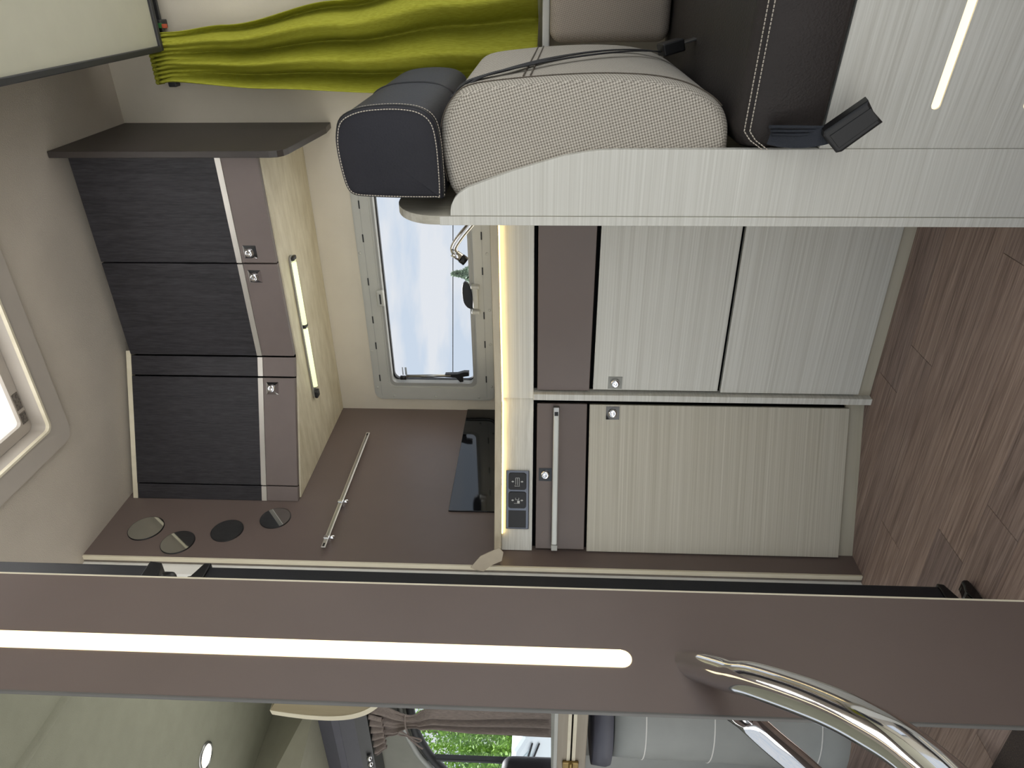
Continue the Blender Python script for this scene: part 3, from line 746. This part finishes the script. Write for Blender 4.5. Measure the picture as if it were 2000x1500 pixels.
# ------------------------------------------------------------------ lift bed under the ceiling
lbd = thing('lift_bed', 'pale underside of the raised bed with dark edging at the ceiling', 'bed', (.35, 1.5, 1.93))
link('tray', box(new(), -.180, .93, .95, 2.105, 1.922, 2.10), bed_m, lbd)
link('far_edging', box(new(), -.187, .93, 2.098, 2.112, 1.914, 2.10, .002), trim_d, lbd)
link('side_edging', box(new(), -.189, -.174, .95, 2.098, 1.914, 2.10, .002), trim_d, lbd)
link('carrier', box(new(), -.10, .90, 1.0, 2.08, 2.10, CEIL-.001), trim_d, lbd)

# ================================================================== brown post by the entrance
PX = -.72; PY0, PY1 = .506, .690
po = thing('entrance_post', 'tall brown panel post with a glowing vertical strip by the entrance', 'panel', (PX, .6, 0))
link('panel', box(new(), PX-.004, PX, PY0+.0015, PY1-.003, 0, CEIL-.001), brown, po)
link('far_edge', box(new(), PX-.004, PX+.0006, PY1-.003, PY1, 0, CEIL-.001, .0006, 1), cream, po)
link('near_edge', box(new(), PX-.0045, PX+.0006, PY0-.0015, PY0+.0015, 0, CEIL-.001, .0006, 1), edge_g, po)
pts = [(.5905, CEIL-.01), (.5905, .754)] + [(.578+.0125*math.cos(math.radians(a)), .754+.0125*math.sin(math.radians(a))) for a in range(0, -181, -15)] + [(.5655, .754), (.5655, CEIL-.01)]
link('light_strip', prism(new(), pts, 'X', PX-.002, PX+.0014, .0008), warm_led, po)
gh = thing('grab_handle', 'thick chrome grab handle curving out of the brown post', 'handle', (PX, .58, .66))
hp = spline([(-.744, .592, .682), (-.726, .576, .673), (-.703, .556, .662), (-.664, .516, .645), (-.626, .481, .631), (-.573, .420, .600), (-.537, .373, .582), (-.513, .330, .567), (-.500, .27, .55), (-.52, .16, .53), (-.58, .06, .51), (-.66, -.02, .50)], 8)
n_ = len(hp)
link('tube', tube(new(), hp, [.018]*n_, 28), chrome, gh)
gh2 = thing('grab_handle', 'second chrome grab handle on the far side of the brown post', 'handle', (PX-.02, .6, .6))
link('tube', tube(new(), spline([(-.73, .60, .655), (-.79, .62, .645), (-.86, .645, .61), (-.90, .650, .585), (-.941, .660, .554), (-.963, .638, .517), (-.975, .609, .481), (-.98, .57, .45), (-.97, .50, .42)], 8), .018, 20), chrome, gh2)

# slim black panels behind the post
for z0, z1, lab in ((.05, 1.545, 'long slim black upright panel behind the brown post, reaching to the floor'), (1.628, CEIL-.002, 'short slim black upright panel behind the brown post, below the ceiling')):
    bp = thing('upright_panel', lab, 'panel', (-1.06, .95, z0), group='black panels behind the post')
    link('panel', box(new(), -1.078, -1.05, .86, 1.036, z0+.03 if z0 < 1 else z0+.02, z1-.014 if z0 < 1 else z1, .003), dark_panel, bp)
    if z0 < 1:
        link('end_cap', prism(new(), [(.88, z1-.016), (1.042, z1-.016), (1.042, z1-.002), (1.005, z1+.012), (.90, z1+.012)], 'X', -1.082, -1.046, .002), black, bp)
        link('end_cap', prism(new(), [(.88, z0+.032), (1.040, z0+.032), (1.038, z0+.02), (.985, z0), (.90, z0)], 'X', -1.082, -1.046, .002), black, bp)
        link('top_knob', lathe(new(), [(.013, 0), (.012, .008), (0, .012)], 14, T(-1.06, 1.002, z1+.010)), black, bp)
        lv = link('foot_lever', prism(new(), closed_spline([(1.062, .020), (1.066, .012), (1.058, .004), (1.0, .0008), (.94, .001), (.94, .012), (1.0, .016), (1.03, .026), (1.05, .022)], 4), 'X', -1.085, -1.060, .003), black_gloss, bp)
        link('lever_rod', tube(new(), [(-1.07, 1.0, .012), (-1.07, 1.0, .055)], .006, 10), steel, lv)
    else:
        link('end_cap', prism(new(), [(.88, z0+.03), (1.044, z0+.03), (1.040, z0+.004), (.99, z0-.010), (.90, z0-.010)], 'X', -1.082, -1.046, .002), black, bp)
        link('bottom_knob', lathe(new(), [(.012, 0), (.026, -.008), (.026, -.022), (.016, -.030), (0, -.031)], 18, T(-1.064, .997, z0-.009)), black, bp)
# ================================================================== cab beyond the post
# cab side wall with the door window
bm = new()
WX0, WX1 = -3.9, -2.95
struct(link('wall_cab', (lambda b: (prism(b, [(-2.2, -.05), (-2.2, 2.14), (-4.2, 2.14), (-4.2, 1.30), (-3.50, 1.392), (-3.38, 1.425), (-3.28, 1.455), (-3.10, 1.475), (-2.6, 1.48), (-2.6, .70), (-4.2, .70), (-4.2, -.05)], 'Y', 2.14, 2.17), b)[1])(new()), grey_cab), 'grey lined side of the driving cab')
wc = struct(thing('window_4', None, None, (-3.3, 2.14, 1.05)), 'cab door window with trees outside')
top = spline([(-2.55, 2.12, 1.475), (-3.05, 2.12, 1.472), (-3.20, 2.12, 1.462), (-3.30, 2.12, 1.440), (-3.42, 2.12, 1.400), (-3.55, 2.12, 1.330), (-3.8, 2.12, 1.2)], 6)
link('seal', tube(new(), top, .022, 8), rubber, wc)
link('inner_trim', tube(new(), [p+Vector((0, -.01, .045)) for p in top], .014, 8), grey_pl, wc)
link('quarter_bar', box(new(), -3.445, -3.425, 2.11, 2.14, .70, 1.42, .004), black, wc)
link('sill', box(new(), -4.1, -2.6, 2.06, 2.17, .66, .705, .01), grey_pl, wc)
link('pane', box(new(), -4.0, -2.6, 2.15, 2.154, .70, 1.47), glass, wc)
# overhead console with three chrome lamps
oc = thing('overhead_console', 'dark slate overhead console with a row of chrome lamps in the cab', 'console', (-3.3, 2.0, 1.7))
link('upper_cover', prism(new(), [(2.12, 1.885), (2.02, 1.885), (1.97, 1.80), (1.97, 1.765), (2.12, 1.765)], 'X', -3.9, -2.7, .004), slate, oc)
link('lower_cover', prism(new(), [(2.12, 1.765), (1.972, 1.765), (1.99, 1.70), (2.12, 1.70)], 'X', -3.9, -2.7, .003), slate_d, oc)
link('black_base', prism(new(), [(2.12, 1.70), (1.99, 1.70), (2.005, 1.645), (2.12, 1.645)], 'X', -3.9, -2.7, .004), black, oc)
for x in (-3.24, -3.285, -3.33): link('lamp', lathe(new(), [(.013, 0), (.012, .008), (.007, .014), (0, .016)], 16, T(x, 1.99, 1.662) @ RX(90)), chrome, oc)
bm = new(); V_ = [bm.verts.new(p) for p in ((-3.11, 1.3, 2.139), (-3.09, 2.13, 2.139), (-2.9, 2.13, 1.886), (-3.12, 1.3, 1.9), (-3.7, 1.3, 2.139), (-3.9, 2.13, 1.886), (-3.7, 1.3, 1.9), (-3.9, 2.13, 2.139), (-3.16, 1.99, 1.886))]
bmesh.ops.convex_hull(bm, input=V_)
struct(link('trim_3', bm, plain('cab_lining_shade', (150, 148, 132), .85, spec=.1, var=.03)), 'sloping lining between cab ceiling and console')
struct(link('wall_front', box(new(), -4.2, -4.15, -.2, 2.17, -.05, 1.05), grey_cab), 'cab bulkhead below the windscreen')
cabl = plain('cab_lining', (152, 152, 135), .85, spec=.1, var=.03, bmp=.3, bs=420)
bm = new(); box(bm, -3.35, -1.47, -.2, 2.24, CEIL, CEIL+.03); tube(bm, [(-1.70, -.2, CEIL+.012), (-1.70, 2.1, CEIL+.012)], .022, 12)
struct(link('trim_1', bm, cabl, smooth=False), 'greenish grey cab ceiling lining with a soft rib')
struct(link('trim_4', prism(new(), [(-3.35, CEIL+.03), (-3.35, CEIL), (-4.2, 1.7), (-4.2, 1.73)], 'Y', -.2, 2.17), cabl), 'sloping cab roof lining')
# mauve tied curtain
mc = thing('cab_curtain', 'mauve curtain tied back with a cord beside the cab window', 'curtain', (-3.08, 2.03, 1.63))
cx_ = lerp_t([(0, -3.185), (.10, -3.150), (.21, -3.075), (.30, -3.080), (.6, -3.105), (1, -3.115)])
bm = curtain(new(), 1.635, .80, cx_, lerp_t([(0, -2.92), (.21, -3.0), (.35, -2.95), (1, -2.90)]), 2.045, 90, 60,
             lambda s, t: .022*math.sin(2*math.pi*(3.2*s+.15*t))*(1 if t > .25 else .5+2*abs(t-.21)) + .008*math.sin(2*math.pi*(11*s))*math.exp(-abs(t-.2)*9))
o = link('cloth', bm, mauve, mc); md = o.modifiers.new('thick', 'SOLIDIFY'); md.thickness = .002
bm = curtain(new(), 1.64, 1.58, lerp_t([(0, -3.27), (1, -3.21)]), lerp_t([(0, -2.95), (1, -2.97)]), 2.02, 60, 6, lambda s, t: .014*math.sin(2*math.pi*6*s))
o = link('flounce', bm, mauve, mc); md = o.modifiers.new('thick', 'SOLIDIFY'); md.thickness = .002
link('tie_cord', tube(new(), spline([(-3.10, 2.01, 1.465), (-3.06, 1.995, 1.46), (-3.0, 1.998, 1.47), (-2.96, 2.03, 1.475)], 5), .004, 8), mauve, mc)
link('bow', tube(new(), spline([(-3.06, 1.99, 1.46), (-3.045, 1.985, 1.50), (-3.02, 1.985, 1.495), (-3.05, 1.985, 1.458), (-3.09, 1.985, 1.42), (-3.075, 1.985, 1.40), (-3.058, 1.985, 1.44), (-3.06, 1.985, 1.46), (-3.12, 1.985, 1.42), (-3.145, 1.985, 1.40)], 6), .004, 8), mauve, mc)
# curved pale shelf end
ar = thing('arched_board', 'curved pale wooden board end between post and cab ceiling', 'panel', (-2.03, 1.4, 1.35))
arc_p = spline([(-2.062, 0, 1.712), (-2.072, 0, 1.66), (-2.080, 0, 1.60), (-2.083, 0, 1.53), (-2.075, 0, 1.47), (-2.058, 0, 1.425), (-2.03, 0, 1.385), (-1.98, 0, 1.345), (-1.9, 0, 1.31)], 5)
poly = [(p.x+.020, p.z+.004) for p in arc_p] + [(-1.4705, 1.31), (-1.4705, 1.66), (-2.0, 1.69)]
link('face', prism(new(), poly, 'Y', 1.40, 1.42), wood('arch_wood', (134, 122, 96), (152, 140, 112), (20, 20, 3)), ar)
bm = new()
prev = None
for p in arc_p:
    q = [bm.verts.new((p.x, 1.398, p.z)), bm.verts.new((p.x+.021, 1.398, p.z+.004)), bm.verts.new((p.x+.021, 1.422, p.z+.004)), bm.verts.new((p.x, 1.422, p.z))]
    if prev:
        for j in range(4): bm.faces.new((prev[j], prev[(j+1) % 4], q[(j+1) % 4], q[j]))
    prev = q
bmesh.ops.recalc_face_normals(bm, faces=bm.faces[:])
link('edge_band', bm, cream, ar)
# ceiling spot
sl = thing('ceiling_spot', 'small round lit spot lamp in the cab ceiling', 'lamp', (-2.61, 1.58, CEIL-.01))
link('rim', lathe(new(), [(.052, 0), (.052, -.005), (.044, -.008), (.042, -.004)], 28, T(-2.61, 1.585, CEIL)), steel, sl)
link('bulb', lathe(new(), [(.042, -.004), (.02, -.009), (0, -.010)], 24, T(-2.61, 1.585, CEIL)), spot_led, sl)
# folding table edge
ft = thing('folding_table', 'folded pale table with two stacked leaves and a brass hinge', 'table', (-1.84, 1.3, 0))
taupe = wood('taupe_edge', (140, 130, 114), (158, 148, 132), (2, 12, 60))
for z0, z1, cz in ((.7665, .812, 0), (.7225, .762, 1)):
    lf = link('leaf', box(new(), -2.35, -1.5, 1.2, 1.75, z0, z1, .003), taupe, ft)
    link('cream_edge', box(new(), -2.35, -1.5, 1.197, 1.201, z1-.010 if cz else z0, z1 if cz else z0+.010, .001), cream, lf)
    if not cz: link('top_edge', box(new(), -2.35, -1.5, 1.197, 1.752, z1-.009, z1+.001, .001), frame_m, lf)
hg = link('hinge', box(new(), -1.955, -1.925, 1.190, 1.199, .742, .788, .003), brass, ft)
link('hinge_pin', tube(new(), [(-1.96, 1.188, .7645), (-1.92, 1.188, .7645)], .006, 10), brass, hg)
link('leg', box(new(), -2.3, -2.22, 1.4, 1.5, 0, .7225, .01), grey_pl, ft)
# grey rounded pedestal under the table
gp = thing('seat_pedestal', 'grey rounded plastic pedestal with ring seams under the folded table', 'pedestal', (-1.95, 1.40, 0))
gx, gy, gr = -1.925, 1.405, .165
link('shell', lathe(new(), [(gr+.03, 0), (gr+.03, .045), (gr+.012, .062), (gr+.006, .20), (gr+.002, .36), (gr, .552), (gr-.004, .64), (0, .645)], 48, T(gx, gy, 0)), grey_pl, gp)
for z, r in ((.07, gr+.0125), (.362, gr+.003), (.552, gr+.001)): link('seam', lathe(new(), [(r, z-.002), (r+.002, z), (r, z+.002)], 48, T(gx, gy, 0)), white_pl, gp)
link('top_rim', lathe(new(), [(gr+.02, .646), (gr+.025, .66), (gr+.02, .70), (0, .702)], 40, T(gx, gy, 0)), slate, gp)
# cab seat
cs = thing('captain_chair', 'dark blue leather chair in the cab with a stitched top edge', 'chair', (-3.2, 1.8, 0))
link('backrest', box(new(), -3.95, -3.16, 1.88, 2.0, .45, 1.03, .05, 5), leather_n, cs, smooth=True)
link('seat_base', box(new(), -3.95, -3.16, 1.4, 2.0, .2, .48, .04, 4), leather_n, cs, smooth=True)
link('pedestal', box(new(), -3.8, -3.2, 1.45, 1.95, 0, .2), black, cs)
stitches('top_stitching', [(-3.20-.01*i, 1.883, 1.012) for i in range(60)], cs, .0015, .008, .004, plain('blue_thread', (150, 160, 175), .8))
# black storage bin under the seat side
tag(link('storage_bin', box(new(), -2.85, -2.40, 1.30, 1.75, 0, .55, .02), black), 'black bin in the shade beside the grey pedestal', 'bin')
# door mat
dm = thing('door_mat', 'coarse dark brown coir mat on the plank floor', 'mat', (-1.6, .55, 0))
link('pile', box(new(), -2.1, -1.05, .2, .826, .0005, .012, .004), mat_m, dm)
dm.rotation_euler = (0, 0, 0)

# ================================================================== outside
struct(link('ground', box(new(), -40, 30, -30, 60, -.62, -.6), asphalt), 'pale ground outside')
def tree(loc, h, rad, n, lab, seed, mat=leaf_m, conic=False):
    rnd = random.Random(seed); tr = thing('tree', lab, 'tree', loc, group='trees outside the camper')
    link('trunk', tube(new(), [loc, Vector(loc)+Vector((.05, 0, h*.5)), Vector(loc)+Vector((0, .05, h*.92))], [.14, .1, .03], 8), bark, tr)
    bm = new(); cl = [(rnd.uniform(-.8, .8)*rad, rnd.uniform(-.8, .8)*rad, h*rnd.uniform(.18, .88), rad*rnd.uniform(.3, .55)) for _ in range(26)]
    for i in range(n):
        if conic:
            u = rnd.random(); a = rnd.uniform(0, 6.28); rr = rad*(1-u)*rnd.uniform(.3, 1)*(0.75+.25*math.sin(u*45))
            c = Vector((rr*math.cos(a), rr*math.sin(a), h*(.15+.85*u)))
        else:
            q = cl[i % len(cl)]; d = Vector((rnd.gauss(0, 1), rnd.gauss(0, 1), rnd.gauss(0, 1))).normalized()*q[3]*rnd.uniform(.75, 1.05)
            c = Vector(q[:3])+d
        s = (.05 if conic else .042)*rnd.uniform(.6, 1.3)
        e1 = Vector((rnd.gauss(0, 1), rnd.gauss(0, 1), rnd.gauss(0, 1))).normalized(); e2 = e1.cross(Vector((rnd.gauss(0, 1), rnd.gauss(0, 1), rnd.gauss(0, 1)))).normalized()
        c = c+Vector(loc)
        bm.faces.new([bm.verts.new(c+e1*s), bm.verts.new(c+e2*s*.5), bm.verts.new(c-e1*s), bm.verts.new(c-e2*s*.5)])
    fo = link('foliage', bm, mat, tr); fo['kind'] = 'stuff'
for i, (x, y_, h, r) in enumerate(((-9.3, 6.15, 2.7, 1.0), (-13.0, 8.7, 4.2, 1.6), (-18.4, 12.1, 5.4, 2.2))):
    tree((x, y_, -.6), h, r, 11000, ['low leafy green tree nearest the cab window', 'tall green tree standing behind the low leafy tree', 'far green tree closing the view behind the others'][i], 20+i)
tree((-4.75, 12.0, -.6), 3.15, 1.5, 9000, 'pale conifer tip low in the kitchen window', 40, pine_m, True)
# overhead wire
tag(link('overhead_wire', tube(new(), [(10, 14.5, 2.05), (-4.77, 14.5, 2.845), (-8.34, 14.5, 3.04), (-25, 14.5, 3.9)], .009, 6), black_gap), 'thin dark overhead wire crossing the sky in the kitchen window', 'wire')
# door mirror of the camper, white van outside
mr = thing('door_mirror', 'teal grey door mirror outside the cab window', 'mirror', (-3.28, 2.35, 1.0))
link('housing', box(new(), -3.36, -3.18, 2.36, 2.46, .99, 1.16, .035, 4), plain('mirror_teal', (120, 146, 150), .3), mr, smooth=True)
link('arm', box(new(), -3.24, -3.18, 2.171, 2.40, .95, 1.02, .012), black, mr)
wv = thing('parked_van', 'white van front seen through the cab window', 'van', (-6.2, 3.9, -.6))
link('body', prism(new(), [(-8.2, -.35), (-8.2, 1.13), (-6.6, 1.13), (-5.95, 1.09), (-5.72, 1.0), (-5.6, .80), (-5.55, .5), (-5.55, -.35)], 'Y', 3.75, 5.1, .06, 3), carpaint, wv)
link('side_glass', prism(new(), [(-7.4, .92), (-7.4, 1.08), (-6.1, 1.06), (-5.85, .92)], 'Y', 3.742, 3.76, .005), plain('pale_glass', (196, 212, 216), .1), wv)
for x in (-7.6, -6.1): link('wheel', lathe(new(), [(0, -.1), (.22, -.1), (.30, -.06), (.30, .06), (.22, .1), (0, .1)], 24, T(x, 3.82, -.30) @ RX(90)), black, wv)
for k in range(2): link('wiper', tube(new(), [(-5.78, 3.735, .86+k*.06), (-6.3, 3.735, .98+k*.03)], .008, 6), black, wv)

for o in bpy.data.objects:
    if '_at' in o: del o['_at']
